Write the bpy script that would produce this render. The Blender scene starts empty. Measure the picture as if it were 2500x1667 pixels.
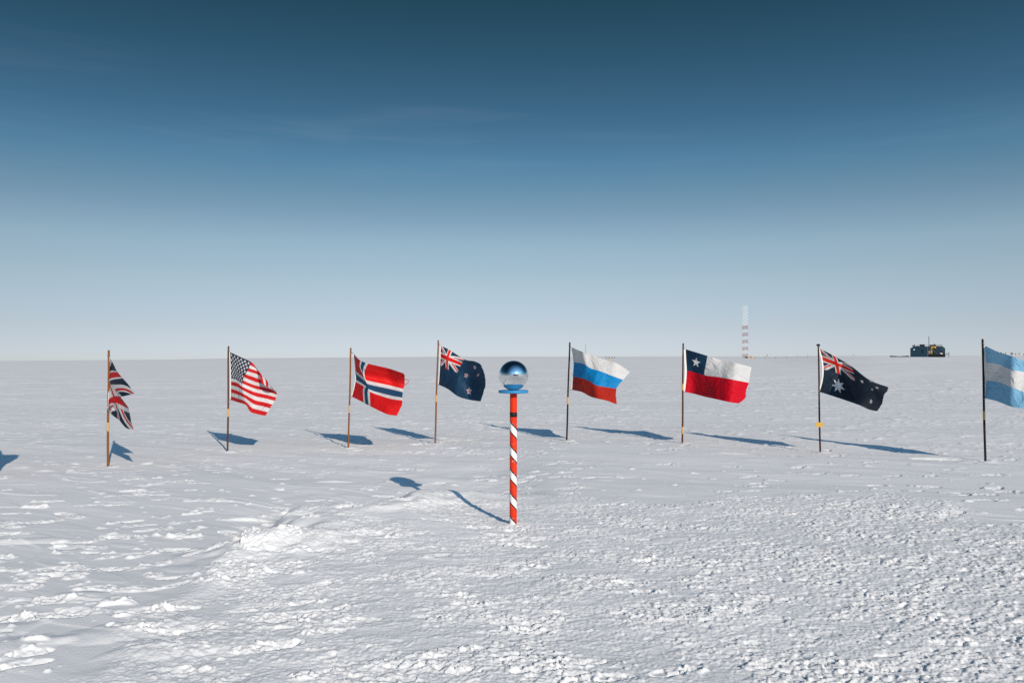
import bpy, math, random
import numpy as np
from mathutils import Vector

random.seed(7)
rng = np.random.default_rng(11)
scene = bpy.context.scene
COL = scene.collection
R = math.radians

# ------------------------------------------------------------------ camera numbers
F = 2020.0            # focal length in photograph pixels (2500 wide)
EYE = 1.75
PITCH = math.atan((871.0 - 833.5) / F)
CP, SP = math.cos(PITCH), math.sin(PITCH)
SUN_EL, SUN_AZ = R(22.5), R(155.5)      # azimuth clockwise from +Y
SUN_DIR = Vector((math.cos(SUN_EL) * math.sin(SUN_AZ), math.cos(SUN_EL) * math.cos(SUN_AZ), math.sin(SUN_EL)))


def at(px, py, Y):
    """world point seen at photograph pixel (px, py), at distance Y along the view axis on the ground"""
    xc = (px - 1250.0) / F
    yc = (833.5 - py) / F
    fy = CP - yc * SP
    fz = SP + yc * CP
    s = Y / fy
    return xc * s, Y, EYE + fz * s


# ------------------------------------------------------------------ noise
_perm = rng.permutation(256).astype(np.int32)
_perm = np.concatenate([_perm, _perm])
_ang = rng.random(256) * 2 * np.pi
_gx, _gy = np.cos(_ang).astype(np.float32), np.sin(_ang).astype(np.float32)


def perlin(x, y, seed=0):
    x = np.asarray(x, np.float32) + np.float32(seed * 17.31)
    y = np.asarray(y, np.float32) + np.float32(seed * 7.77)
    xf = np.floor(x); yf = np.floor(y)
    xi = xf.astype(np.int32) & 255; yi = yf.astype(np.int32) & 255
    fx = x - xf; fy = y - yf
    u = fx * fx * fx * (fx * (fx * 6 - 15) + 10)
    v = fy * fy * fy * (fy * (fy * 6 - 15) + 10)
    a = _perm[xi]; b = _perm[xi + 1]
    h00 = _perm[a + yi]; h01 = _perm[a + yi + 1]; h10 = _perm[b + yi]; h11 = _perm[b + yi + 1]
    n00 = _gx[h00] * fx + _gy[h00] * fy
    n10 = _gx[h10] * (fx - 1) + _gy[h10] * fy
    n01 = _gx[h01] * fx + _gy[h01] * (fy - 1)
    n11 = _gx[h11] * (fx - 1) + _gy[h11] * (fy - 1)
    nx0 = n00 + u * (n10 - n00); nx1 = n01 + u * (n11 - n01)
    return (nx0 + v * (nx1 - nx0)) * 1.4


def fbm(x, y, o=3, seed=0):
    s = 0; a = 1.0; f = 1.0; t = 0
    for k in range(o):
        s = s + a * perlin(x * f, y * f, seed + k); t += a
        a *= 0.5; f *= 2.03
    return s / t


def shards(x, y, seed, tilt=1.0):
    """broken crust: flat tilted facets, one per cell, with sharp breaks between them (in cell units)"""
    x = np.asarray(x, np.float32) + np.float32(seed * 3.7); y = np.asarray(y, np.float32) + np.float32(seed * 9.1)
    xi = np.floor(x).astype(np.int32); yi = np.floor(y).astype(np.int32)
    best = np.full(x.shape, 9, np.float32); out = np.zeros(x.shape, np.float32)
    for ox in (-1, 0, 1):
        for oy in (-1, 0, 1):
            cx, cy = xi + ox, yi + oy
            k = _perm[(_perm[(cx + seed) & 255] + cy) & 255]
            k2 = _perm[(k + 57) & 255]; k3 = _perm[(k2 + 91) & 255]
            dx = x - (cx + k / np.float32(255)); dy = y - (cy + k2 / np.float32(255))
            d = dx * dx + dy * dy
            m = d < best
            val = (k3 / np.float32(255) - .5) + tilt * (_gx[k3] * dx + _gy[k3] * dy)
            out = np.where(m, val, out); best = np.where(m, d, best)
    return out


def sstep(a, b, x):
    t = np.clip((x - a) / (b - a), 0, 1)
    return t * t * (3 - 2 * t)


# ------------------------------------------------------------------ snow surface
BT = np.array([-2.0, -.62, -.495, -.406, -.342, -.262, -.124, -.084, -.045, .074, .223, .371, .52, .58, .62, .8, 2.0])
BY = np.array([3.0, 4.5, 4.92, 6.44, 7.46, 8.44, 9.71, 10.37, 10.65, 10.58, 10.28, 10.9, 10.3, 8.97, 8.6, 8.0, 7.0])
ST = np.array([-9, -.62, -.41, -.37, -.25, -.10, 0, .074, .35, .62, 9])
SS = np.array([8.5, 8.5, 6.0, 4.2, 2.0, -.2, -.8, -.9, -1.2, -1.8, -1.8]) / -F   # skyline slope

POLES = {}   # filled below: name -> (X, Y)
GRID = None
STAMPS = []  # (x, y, rx, ry, rot, height, power)


def far_height(x, y):
    r = np.sqrt(x * x + y * y)
    t = np.where(y > 0.05 * np.abs(x), x / np.maximum(y, 1e-3), np.where(x > 0, 9.0, -9.0))
    t = np.clip(t, -9, 9)
    sl = np.interp(t, ST, SS)
    z = sl * np.maximum(0, r - 60)
    wr = sstep(.30, .44, t) * (y > 0)
    z = z * (1 - wr) + wr * (1.6 * sstep(60, 350, r) + .0012 * np.maximum(0, r - 350))
    return z


def snow_height(x, y):
    """every height of the snow sheet, in metres, from position alone"""
    x = np.asarray(x, np.float32); y = np.asarray(y, np.float32)
    r = np.sqrt(x * x + y * y)
    t = np.clip(np.where(y > 0.3, x / np.maximum(y, .3), np.where(x > 0, 2.0, -2.0)), -2, 2)
    h = far_height(x, y).astype(np.float32)
    wu = .87 * x - .5 * y            # along the wind
    wv = .5 * x + .87 * y
    # long swells and wind drifts
    h += .045 * perlin(wu / 7, wv / 3.6, 1) * sstep(2, 9, r)
    h += .018 * perlin(wu / 2.4, wv / .95, 2)
    yb = np.interp(t, BT, BY).astype(np.float32)
    edge = yb - y + .75 * perlin(x / 1.1, y / 1.1, 3) + .3 * perlin(x / .33, y / .33, 4)
    A = sstep(-.25, .55, edge)       # trampled area
    A = np.where(y < .5, 1.0, A).astype(np.float32)
    rim = np.exp(-((edge - .35) / .55) ** 2) * sstep(-.42, -.3, t) * (1 - sstep(-.05, .03, t))
    h += .055 * rim
    h += .105 * sstep(5.2, 9.6, y) * sstep(.0, -.14, t) * sstep(-.5, -.33, t) * sstep(-.9, .1, edge)
    drop = sstep(.2, -.9, edge) * np.exp(-np.maximum(0, -edge) / 3.0) * sstep(-.36, -.26, t) * (1 - sstep(-.03, .06, t))
    h -= .13 * drop
    # far ripple rows
    m = r > 22
    if m.any():
        xs, ys, rs = x[m], y[m], r[m]
        h[m] += (sstep(22, 60, rs) * (.07 * perlin(xs / 9, ys / 5, 31) + .035 * perlin(xs / 4, ys / 2.2, 32) * (rs < 260))
                 + sstep(80, 220, rs) * .25 * perlin(xs / 45, ys / 26, 33)).astype(np.float32)
    near = r < 75
    xs, ys, rs, ts, As = x[near], y[near], r[near], t[near], A[near]
    us, vs = wu[near], wv[near]
    B = 1 - As
    d = np.zeros_like(xs)
    # wind streaks on the packed snow
    d += B * .0065 * perlin(us / 1.3, vs / .36, 5)
    d += B * .0025 * perlin(us / .42, vs / .11, 6) * (rs < 40)
    sas = perlin(us / 1.1, vs / .42, 7)
    d += B * .010 * sstep(.16, .26, sas) * sstep(.8, .2, sas) * (.4 + .6 * sstep(0, .3, perlin(xs / 3, ys / 3, 40)))
    # scuffed patches: old footprints, broken crust
    left = sstep(-.02, -.28, ts) * sstep(15.5, 9, rs)
    pn = fbm(xs / .80 + .25 * perlin(xs / .3, ys / .3, 9), ys / .62, 3, 8)
    dens = .60 - .22 * left + .25 * sstep(13, 18, rs)
    M1 = sstep(dens, dens + .06, pn)
    clus = fbm(xs / 3.2, ys / 3.2, 2, 41)
    trk = np.exp(-((xs - (-1.25 + .35 * np.sin(ys * .7))) / .5) ** 2) * sstep(14.5, 17, ys) * sstep(40, 30, ys)
    pn2 = fbm(xs / .34, ys / .27, 2, 42)
    d2 = .45 - .36 * clus - .06 * left - .25 * trk + .04 * sstep(.05, .3, ts)
    M2 = sstep(d2, d2 + .09, pn2) * (rs < 42)
    pn3 = fbm(xs / 1.5, ys / 1.3, 2, 43)
    pn4 = fbm(xs / .46, ys / .42, 2, 50)
    M3 = np.maximum(sstep(.20, .40, pn3 + .25 * clus + .25 * pn4) * sstep(28, 45, rs), .45 * sstep(.24, .42, pn4 + .3 * clus) * sstep(14, 22, rs) * sstep(60, 40, rs))
    M = np.maximum(M1, .7 * M2) * (1 - .9 * As)
    near2 = rs < 42
    ch = np.zeros_like(xs)
    q = near2 & (M > .001)
    ch[q] = (np.abs(perlin(xs[q] / .17, ys[q] / .13, 10)) * .030 + np.abs(perlin(xs[q] / .075, ys[q] / .06, 11)) * .018
             + np.abs(perlin(xs[q] / .036, ys[q] / .03, 12)) * .005 + .012 * shards(xs[q] / .07, ys[q] / .055, 5))
    d += M * (.007 + .8 * ch) + .008 * M1 * (1 - As) * left + .025 * M3 * (1 - As) * (1 + np.abs(perlin(xs / .5, ys / .5, 44)))
    # small lone crumbs on the crust
    q = (rs < 30) & (B > .02)
    cr = perlin(xs[q] / .10, ys[q] / .08, 13)
    d[q] += B[q] * sstep(.62, .80, cr) * .014 * sstep(-.2, .3, clus[q])
    # trampled, churned snow
    q = As > .002
    xa, ya, ta, aa, ra = xs[q], ys[q], ts[q], As[q], rs[q]
    right = sstep(-.05, .5, ta)
    rough = .66 + .45 * fbm(xa / 1.1, ya / .8, 2, 14) + .04 * right
    flat = sstep(.08, .40, fbm(xa / .42, ya / .26, 2, 15))
    rough = np.clip(rough, .35, 1.15) * (1 - .50 * flat)
    ca, sa = math.cos(.30), math.sin(.30)
    ua, va = xa * ca + ya * sa, -xa * sa + ya * ca
    wx = ua + .05 * perlin(xa / .15, ya / .15, 16); wy = va + .05 * perlin(xa / .15, ya / .15, 17)
    n = .010 * np.abs(perlin(wx / .40, wy / .22, 18))
    n += .006 * np.abs(perlin(wx / .13, wy / .085, 19))
    n += .009 * np.abs(perlin(wx / .060, wy / .042, 20))
    n += .009 * np.abs(perlin(xa / .032, ya / .024, 21))
    crust = sstep(-.25, .15, fbm(xa / .7, ya / .5, 2, 60) + .12 * right)
    n += crust * .012 * shards(xa / .048 + .5 * perlin(xa / .05, ya / .05, 61), ya / .040, 3)
    n += crust * .009 * shards(wx / .085 + .4 * perlin(xa / .1, ya / .1, 62), wy / .085, 8, .8)
    n += .011 * sstep(.34, .55, perlin(xa / .055, ya / .052, 22)) * sstep(.0, .35, fbm(xa / .9, ya / .9, 2, 23) + .15 + .3 * ta)
    n -= .022 * sstep(.48, .66, perlin(xa / .105, ya / .080, 24)) * sstep(-.05, .5, ta + .25 * perlin(xa / 1.6, ya / 1.6, 25))
    n += .012 * fbm(wx / .50, wy / .16, 3, 46) * (1 - .75 * right)
    d[q] += aa * (rough * n + .010 * perlin(xa / .9, ya / .7, 26))
    h[near] += d
    big = GRID is not None and len(x) > 100000
    for (sx, sy, rx, ry, rot, hh, pw) in STAMPS:
        R_ = max(rx, ry) * 1.6
        if big:       # only the rings of the sheet that the stamp can reach
            rad, nc_ = GRID
            d0 = math.hypot(sx, sy)
            sl = slice(np.searchsorted(rad, d0 - R_) * nc_, min(len(x), np.searchsorted(rad, d0 + R_) * nc_))
        else:
            sl = slice(0, len(x))
        q = np.nonzero((np.abs(x[sl] - sx) < R_) & (np.abs(y[sl] - sy) < R_))[0] + sl.start
        if not len(q):
            continue
        c, s = math.cos(rot), math.sin(rot)
        dx, dy = x[q] - sx, y[q] - sy
        a, b = (dx * c + dy * s) / rx, (-dx * s + dy * c) / ry
        wob = .25 * perlin(x[q] / .16, y[q] / .16, 27)
        if pw < 0:    # a boot print: near lip steep, floor rising away, broken crust beside it
            rr = np.sqrt(a * a + b * b) + wob * .6 + .10 * perlin(x[q] / .05, y[q] / .05, 47)
            inn = sstep(1.0, .93, rr)
            side = 1 if pw > -1.5 else -1
            h[q] -= inn * (hh * (.62 - .5 * b) - .010 * shards(x[q] / .06, y[q] / .05, 15, .8) * (side * a < .2))
            ra = np.sqrt(((a - side * .95) / 1.0) ** 2 + ((b + .15) / 1.25) ** 2) + wob
            rub = sstep(1.0, .55, ra)
            h[q] += rub * (.06 * hh + .014 * shards(x[q] / .055, y[q] / .045, 12) + .010 * np.abs(perlin(x[q] / .085, y[q] / .07, 48)) + .008 * np.abs(perlin(x[q] / .04, y[q] / .034, 49)))
        else:
            rr = np.sqrt(a * a + b * b) + wob
            h[q] += hh * np.maximum(0, 1 - rr * rr) ** pw
    return h


def ground_z(x, y):
    return float(snow_height(np.array([x]), np.array([y]))[0])


# ------------------------------------------------------------------ helpers
def new_mesh(name, verts, faces, mat=None, parent=None, smooth=False):
    me = bpy.data.meshes.new(name)
    me.from_pydata([tuple(v) for v in verts], [], faces)
    me.update()
    ob = bpy.data.objects.new(name, me)
    COL.objects.link(ob)
    if mat:
        me.materials.append(mat)
    if smooth:
        me.polygons.foreach_set('use_smooth', [True] * len(me.polygons))
    if parent:
        ob.parent = parent
    return ob


class MB:
    """collects shapes that become ONE mesh"""
    def __init__(s):
        s.v = []; s.f = []

    def box(s, x0, x1, y0, y1, z0, z1):
        n = len(s.v)
        s.v += [(x0, y0, z0), (x1, y0, z0), (x1, y1, z0), (x0, y1, z0), (x0, y0, z1), (x1, y0, z1), (x1, y1, z1), (x0, y1, z1)]
        s.f += [tuple(n + i for i in q) for q in ((0, 3, 2, 1), (4, 5, 6, 7), (0, 1, 5, 4), (1, 2, 6, 5), (2, 3, 7, 6), (3, 0, 4, 7))]
        return s

    def prism(s, prof, y0, y1):
        """profile in (x, z), extruded along y"""
        n = len(s.v); k = len(prof)
        s.v += [(x, y0, z) for x, z in prof] + [(x, y1, z) for x, z in prof]
        s.f.append(tuple(n + i for i in range(k)))
        s.f.append(tuple(n + k + i for i in reversed(range(k))))
        for i in range(k):
            j = (i + 1) % k
            s.f.append((n + i, n + k + i, n + k + j, n + j))
        return s

    def tube(s, pts, rad, seg=10, cap=True):
        pts = [Vector(p) for p in pts]
        rads = rad if isinstance(rad, (list, tuple)) else [rad] * len(pts)
        n0 = len(s.v)
        prev = None
        for i, p in enumerate(pts):
            if i == 0: d = pts[1] - p
            elif i == len(pts) - 1: d = p - pts[i - 1]
            else: d = pts[i + 1] - pts[i - 1]
            d.normalize()
            ref = Vector((1, 0, 0)) if abs(d.x) < .9 else Vector((0, 1, 0))
            if prev is not None:
                ref = prev
            b = d.cross(ref).normalized(); a = b.cross(d).normalized()
            prev = a
            for k in range(seg):
                w = 2 * math.pi * k / seg
                s.v.append(tuple(p + (a * math.cos(w) + b * math.sin(w)) * rads[i]))
        for i in range(len(pts) - 1):
            for k in range(seg):
                k2 = (k + 1) % seg
                s.f.append((n0 + i * seg + k, n0 + i * seg + k2, n0 + (i + 1) * seg + k2, n0 + (i + 1) * seg + k))
        if cap:
            s.f.append(tuple(n0 + k for k in reversed(range(seg))))
            m = n0 + (len(pts) - 1) * seg
            s.f.append(tuple(m + k for k in range(seg)))
        return s

    def lathe(s, prof, seg=48, c=(0, 0, 0)):
        n0 = len(s.v)
        for r_, z in prof:
            for k in range(seg):
                w = 2 * math.pi * k / seg
                s.v.append((c[0] + r_ * math.cos(w), c[1] + r_ * math.sin(w), c[2] + z))
        for i in range(len(prof) - 1):
            for k in range(seg):
                k2 = (k + 1) % seg
                s.f.append((n0 + i * seg + k, n0 + i * seg + k2, n0 + (i + 1) * seg + k2, n0 + (i + 1) * seg + k))
        return s

    def build(s, name, mat, parent=None, smooth=False):
        return new_mesh(name, s.v, s.f, mat, parent, smooth)


def tag(o, label=None, cat=None, group=None, kind=None):
    if label: o['label'] = label
    if cat: o['category'] = cat
    if group: o['group'] = group
    if kind: o['kind'] = kind
    return o


def empty(name, loc):
    o = bpy.data.objects.new(name, None)
    o.empty_display_size = .2
    o.location = loc
    COL.objects.link(o)
    return o


# ------------------------------------------------------------------ materials
def nodes_of(name):
    m = bpy.data.materials.new(name)
    m.use_nodes = True
    nt = m.node_tree
    return m, nt, nt.nodes['Principled BSDF']


def paint(name, col, rough=.5, metal=0.0, var=.12, scale=30.0, bump=.0):
    m, nt, b = nodes_of(name)
    N, L = nt.nodes, nt.links
    tc = N.new('ShaderNodeTexCoord')
    no = N.new('ShaderNodeTexNoise'); no.inputs['Scale'].default_value = scale; no.inputs['Detail'].default_value = 5
    L.new(tc.outputs['Object'], no.inputs['Vector'])
    mx = N.new('ShaderNodeMix'); mx.data_type = 'RGBA'; mx.blend_type = 'MIX'
    mx.inputs['A'].default_value = (*[c * (1 - var) for c in col], 1)
    mx.inputs['B'].default_value = (*[min(1, c * (1 + var)) for c in col], 1)
    L.new(no.outputs['Fac'], mx.inputs['Factor'])
    L.new(mx.outputs['Result'], b.inputs['Base Color'])
    b.inputs['Roughness'].default_value = rough
    b.inputs['Metallic'].default_value = metal
    if not metal: b.inputs['Specular IOR Level'].default_value = .2
    if bump:
        bp = N.new('ShaderNodeBump'); bp.inputs['Strength'].default_value = bump; bp.inputs['Distance'].default_value = .01
        L.new(no.outputs['Fac'], bp.inputs['Height']); L.new(bp.outputs['Normal'], b.inputs['Normal'])
    return m


def wood(name, col, dark=.55):
    """bamboo / stained wood: streaks along the pole and faint nodes"""
    m, nt, b = nodes_of(name)
    N, L = nt.nodes, nt.links
    tc = N.new('ShaderNodeTexCoord'); mp = N.new('ShaderNodeMapping')
    mp.inputs['Scale'].default_value = (90, 90, 2.2)
    L.new(tc.outputs['Object'], mp.inputs['Vector'])
    no = N.new('ShaderNodeTexNoise'); no.inputs['Scale'].default_value = 1; no.inputs['Detail'].default_value = 4
    L.new(mp.outputs['Vector'], no.inputs['Vector'])
    mx = N.new('ShaderNodeMix'); mx.data_type = 'RGBA'
    mx.inputs['A'].default_value = (*[c * dark for c in col], 1); mx.inputs['B'].default_value = (*[c * 1.25 for c in col], 1)
    L.new(no.outputs['Fac'], mx.inputs['Factor']); L.new(mx.outputs['Result'], b.inputs['Base Color'])
    b.inputs['Roughness'].default_value = .6
    b.inputs['Specular IOR Level'].default_value = .15
    return m


def snow_material(bump1=.5):
    m, nt, b = nodes_of('snow')
    N, L = nt.nodes, nt.links
    tc = N.new('ShaderNodeTexCoord')
    n1 = N.new('ShaderNodeTexNoise'); n1.inputs['Scale'].default_value = 55; n1.inputs['Detail'].default_value = 4
    n2 = N.new('ShaderNodeTexNoise'); n2.inputs['Scale'].default_value = .7; n2.inputs['Detail'].default_value = 6
    mp = N.new('ShaderNodeMapping'); mp.inputs['Rotation'].default_value = (0, 0, R(28)); mp.inputs['Scale'].default_value = (.55, 1.7, 1)
    L.new(tc.outputs['Object'], n1.inputs['Vector']); L.new(tc.outputs['Object'], mp.inputs['Vector']); L.new(mp.outputs['Vector'], n2.inputs['Vector'])
    # wind crust is a touch greyer than the fresh, broken snow
    mx = N.new('ShaderNodeMix'); mx.data_type = 'RGBA'
    mx.inputs['A'].default_value = (.80, .81, .82, 1); mx.inputs['B'].default_value = (.88, .885, .89, 1)
    L.new(n2.outputs['Fac'], mx.inputs['Factor']); L.new(mx.outputs['Result'], b.inputs['Base Color'])
    b.inputs['Roughness'].default_value = .75
    b.inputs['Specular IOR Level'].default_value = 0
    bp = N.new('ShaderNodeBump'); bp.inputs['Strength'].default_value = bump1; bp.inputs['Distance'].default_value = .006
    L.new(n1.outputs['Fac'], bp.inputs['Height']); L.new(bp.outputs['Normal'], b.inputs['Normal'])
    return m


def cloth_material():
    m, nt, b = nodes_of('flag_cloth')
    N, L = nt.nodes, nt.links
    out = N['Material Output']
    at_ = N.new('ShaderNodeAttribute'); at_.attribute_name = 'dye'
    uvn = N.new('ShaderNodeUVMap')
    L.new(at_.outputs['Color'], b.inputs['Base Color'])
    b.inputs['Roughness'].default_value = .55
    b.inputs['Specular IOR Level'].default_value = .15
    b.inputs['Sheen Weight'].default_value = 0
    mp = N.new('ShaderNodeMapping'); mp.inputs['Scale'].default_value = (7, 5, 1)
    L.new(uvn.outputs['UV'], mp.inputs['Vector'])
    no = N.new('ShaderNodeTexNoise'); no.inputs['Scale'].default_value = 1.0; no.inputs['Detail'].default_value = 3; no.inputs['Distortion'].default_value = 1.2
    L.new(mp.outputs['Vector'], no.inputs['Vector'])
    bp = N.new('ShaderNodeBump'); bp.inputs['Strength'].default_value = .8; bp.inputs['Distance'].default_value = .05
    L.new(no.outputs['Fac'], bp.inputs['Height']); L.new(bp.outputs['Normal'], b.inputs['Normal'])
    tr = N.new('ShaderNodeBsdfTranslucent'); L.new(at_.outputs['Color'], tr.inputs['Color']); L.new(bp.outputs['Normal'], tr.inputs['Normal'])
    ms = N.new('ShaderNodeMixShader'); ms.inputs['Fac'].default_value = .15
    L.new(b.outputs['BSDF'], ms.inputs[1]); L.new(tr.outputs['BSDF'], ms.inputs[2]); L.new(ms.outputs['Shader'], out.inputs['Surface'])
    return m


def barber_material(period, red_frac, line):
    m, nt, b = nodes_of('barber_stripes')
    N, L = nt.nodes, nt.links

    def math_(op, a, c=None):
        n = N.new('ShaderNodeMath'); n.operation = op
        for i, v in enumerate((a, c)):
            if v is None: continue
            if isinstance(v, (int, float)): n.inputs[i].default_value = v
            else: L.new(v, n.inputs[i])
        return n.outputs[0]
    tc = N.new('ShaderNodeTexCoord'); sp = N.new('ShaderNodeSeparateXYZ')
    L.new(tc.outputs['Object'], sp.inputs[0])
    ang = math_('DIVIDE', math_('ARCTAN2', sp.outputs['X'], math_('MULTIPLY', sp.outputs['Y'], -1.0)), 2 * math.pi)
    ph = math_('ADD', math_('ADD', math_('DIVIDE', sp.outputs['Z'], period), ang), 40.0 + BARBER_PHASE)
    fr = math_('FRACT', ph)
    ramp = N.new('ShaderNodeValToRGB'); ramp.color_ramp.interpolation = 'CONSTANT'
    e = ramp.color_ramp.elements
    e[0].position = 0; e[0].color = (.012, .012, .014, 1)
    e[1].position = line; e[1].color = (.64, .030, .005, 1)
    a = e.new(red_frac); a.color = (.012, .012, .014, 1)
    a = e.new(red_frac + line); a.color = (.78, .78, .77, 1)
    L.new(fr, ramp.inputs['Fac'])
    # chipped paint on the black lines
    no = N.new('ShaderNodeTexNoise'); no.inputs['Scale'].default_value = 70; no.inputs['Detail'].default_value = 3
    L.new(tc.outputs['Object'], no.inputs['Vector'])
    mx = N.new('ShaderNodeMix'); mx.data_type = 'RGBA'
    mx.inputs['B'].default_value = (.75, .74, .72, 1)
    L.new(ramp.outputs['Color'], mx.inputs['A'])
    L.new(math_('MULTIPLY', math_('GREATER_THAN', no.outputs['Fac'], .685), .8), mx.inputs['Factor'])
    L.new(mx.outputs['Result'], b.inputs['Base Color'])
    b.inputs['Roughness'].default_value = .42
    b.inputs['Specular IOR Level'].default_value = .25
    return m


BARBER_PHASE = .88
SNOW = snow_material()
CLOTH = cloth_material()
M_BAND = wood('bare_bamboo', (.50, .33, .13), .8)
M_STEEL = paint('dull_steel', (.30, .30, .31), .4, .8)
M_ROPE = paint('white_webbing', (.72, .72, .70), .8)
M_BLUEP = paint('blue_paint', (.035, .24, .50), .4, 0, .06, 12)
M_RED = paint('orange_red_paint', (.66, .032, .005), .38, 0, .05, 14)
M_BLACK = paint('black_tape', (.014, .014, .016), .45, 0, .2, 60)
M_SIGN = paint('brass_yellow_plate', (.52, .33, .07), .5, 0, .1, 40)
m, nt, b = nodes_of('mirror')
b.inputs['Base Color'].default_value = (.78, .79, .80, 1); b.inputs['Metallic'].default_value = 1
_tc = nt.nodes.new('ShaderNodeTexCoord'); _n = nt.nodes.new('ShaderNodeTexNoise'); _n.inputs['Scale'].default_value = 9; _n.inputs['Detail'].default_value = 5
_mr = nt.nodes.new('ShaderNodeMapRange'); _mr.inputs['From Min'].default_value = .4; _mr.inputs['From Max'].default_value = .8
_mr.inputs['To Min'].default_value = .012; _mr.inputs['To Max'].default_value = .06
nt.links.new(_tc.outputs['Object'], _n.inputs['Vector']); nt.links.new(_n.outputs['Fac'], _mr.inputs['Value']); nt.links.new(_mr.outputs['Result'], b.inputs['Roughness'])
M_MIRROR = m

# ------------------------------------------------------------------ where things stand
PB = {  # flagpoles: base pixel, top pixel
    'uk': ((266, 1139), (265.5, 857)), 'usa': ((557.5, 1101), (558, 846.5)), 'nor': ((851.5, 1093), (856.5, 850.5)),
    'nz': ((1062.5, 1084), (1070, 832)), 'rus': ((1383, 1077.5), (1391, 837)), 'chi': ((1665, 1083.5), (1668, 839.5)),
    'aus': ((2000.5, 1102), (1998, 843.5)), 'arg': ((2402.5, 1122), (2398.8, 829.5)),
}
for k, (bp_, tp_) in PB.items():
    Y = EYE * F / (bp_[1] - 871.0)
    POLES[k] = ((bp_[0] - 1250.0) / F * Y, Y)
POLES['left'] = (-8.0, 11.5)
MARK = (0.012, EYE * F / (1279.0 - 871.0))
for k, (x_, y_) in POLES.items():
    STAMPS.append((x_ + .06, y_ - .04, .15, .11, .3, .022, .9))
    for k2 in range(3):
        a2 = random.uniform(0, 6.28); d2_ = random.uniform(.25, .8)
        STAMPS.append((x_ + d2_ * math.cos(a2), y_ + d2_ * math.sin(a2), .14, .055, random.gauss(.4, .5), .022, -1 if k2 % 2 else -2))
STAMPS += [
    (MARK[0], MARK[1], .25, .2, 0, .02, 1.2),
    (-2.1, 7.45, .70, .55, .4, .03, 1.2), (-1.75, 7.62, .34, .26, .3, .015, 1.2),
    (7.35, 14.35, .5, .12, -.25, -.06, 1.0), (7.65, 14.6, .45, .14, -.3, .015, 1.0),
    (4.05, 14.9, .35, .12, -.2, -.03, 1.0),
    (-3.55, 5.15, .62, .26, .45, .024, 1.0), (-3.1, 4.95, .45, .24, .3, .02, 1.0),
    (-2.4, 5.3, .55, .2, .5, .018, 1.0), (-1.95, 5.0, .48, .2, .4, .02, 1.0),
    (-1.05, 9.75, .5, .34, .6, .03, 1.0), (-1.35, 9.35, .34, .24, .7, .025, 1.0),
]
for k in range(10):     # rounded sastrugi lumps over the left foreground
    y_ = random.uniform(5.0, 13); x_ = random.uniform(-.64, -.12) * y_
    yb_ = np.interp(x_ / y_, BT, BY)
    if y_ < yb_ + .2: continue
    STAMPS.append((x_, y_, random.uniform(.14, .4), random.uniform(.07, .15), random.uniform(-.1, .6), random.uniform(.014, .032), random.uniform(.8, 1.3)))

def prints(n, y0, y1, t0, t1, l0, l1, dep, inside=False):
    for k in range(n):
        y_ = math.exp(random.uniform(math.log(y0), math.log(y1))); t_ = random.uniform(t0, t1)
        if (y_ < np.interp(t_, BT, BY) - .1) != inside:
            continue
        l_ = random.uniform(l0, l1)
        STAMPS.append((t_ * y_, y_, l_, l_ * random.uniform(.34, .5), random.gauss(.22, .25), dep * random.uniform(.6, 1.2), -1 if random.random() < .5 else -2))


prints(100, 4.6, 9.5, -.66, -.10, .10, .21, .030)
prints(50, 9.5, 13.5, -.66, .10, .10, .18, .024)
prints(90, 12, 19, -.66, .66, .08, .17, .02)
prints(60, 15, 28, -.14, -.02, .10, .17, .026)
prints(40, 9.2, 12.5, .25, .66, .09, .18, .03)
prints(60, 4.5, 9, -.5, .12, .10, .19, .020, True)
prints(26, 4.5, 10, .1, .6, .09, .15, .022, True)

# ------------------------------------------------------------------ the snow sheet
th_f = np.arange(-.66, .6601, .00115)
th_c = [.66]; w = .003
while th_c[-1] < math.pi - .02:
    th_c.append(th_c[-1] + w); w = min(.045, w * 1.12)
th_c = np.array(th_c[1:])
th_c = th_c * 1.0
th = np.concatenate([-th_c[::-1], th_f, th_c])
rr = [.25]
while rr[-1] < 40000:
    q = rr[-1]
    k = .06 if q < 3.4 else .0020 if q < 13 else .0032 if q < 30 else .006 if q < 120 else .014 if q < 900 else .06
    rr.append(q * (1 + k))
rr = np.array(rr)
TH, RR = np.meshgrid(th, rr)
GX = (np.sin(TH) * RR).ravel().astype(np.float32); GY = (np.cos(TH) * RR).ravel().astype(np.float32)
GRID = (rr, len(th))
GZ = snow_height(GX, GY)
nr, nc = len(rr), len(th)
nv = nr * nc + 1
co = np.empty((nv, 3), np.float32)
co[:-1, 0] = GX; co[:-1, 1] = GY; co[:-1, 2] = GZ
co[-1] = (0, 0, GZ[:nc].mean())
i = np.arange(nr - 1)[:, None] * nc; j = np.arange(nc)[None, :]; j2 = (j + 1) % nc
quads = np.stack([i + j, i + nc + j, i + nc + j2, i + j2], -1).reshape(-1, 4)[:, ::-1]
tris = np.stack([np.full(nc, nv - 1), (np.arange(nc) + 1) % nc, np.arange(nc)], -1)[:, [0, 2, 1]]
me = bpy.data.meshes.new('snow_ground')
me.vertices.add(nv); me.vertices.foreach_set('co', co.ravel())
nl = quads.size + tris.size
me.loops.add(nl); me.loops.foreach_set('vertex_index', np.concatenate([quads.ravel(), tris.ravel()]).astype(np.int32))
npoly = len(quads) + len(tris)
me.polygons.add(npoly)
me.polygons.foreach_set('loop_start', np.concatenate([np.arange(len(quads)) * 4, len(quads) * 4 + np.arange(len(tris)) * 3]).astype(np.int32))
me.polygons.foreach_set('use_smooth', np.ones(npoly, bool))
me.materials.append(SNOW)
me.update(calc_edges=True); me.validate()
ground = bpy.data.objects.new('snow_ground', me); COL.objects.link(ground)
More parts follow.
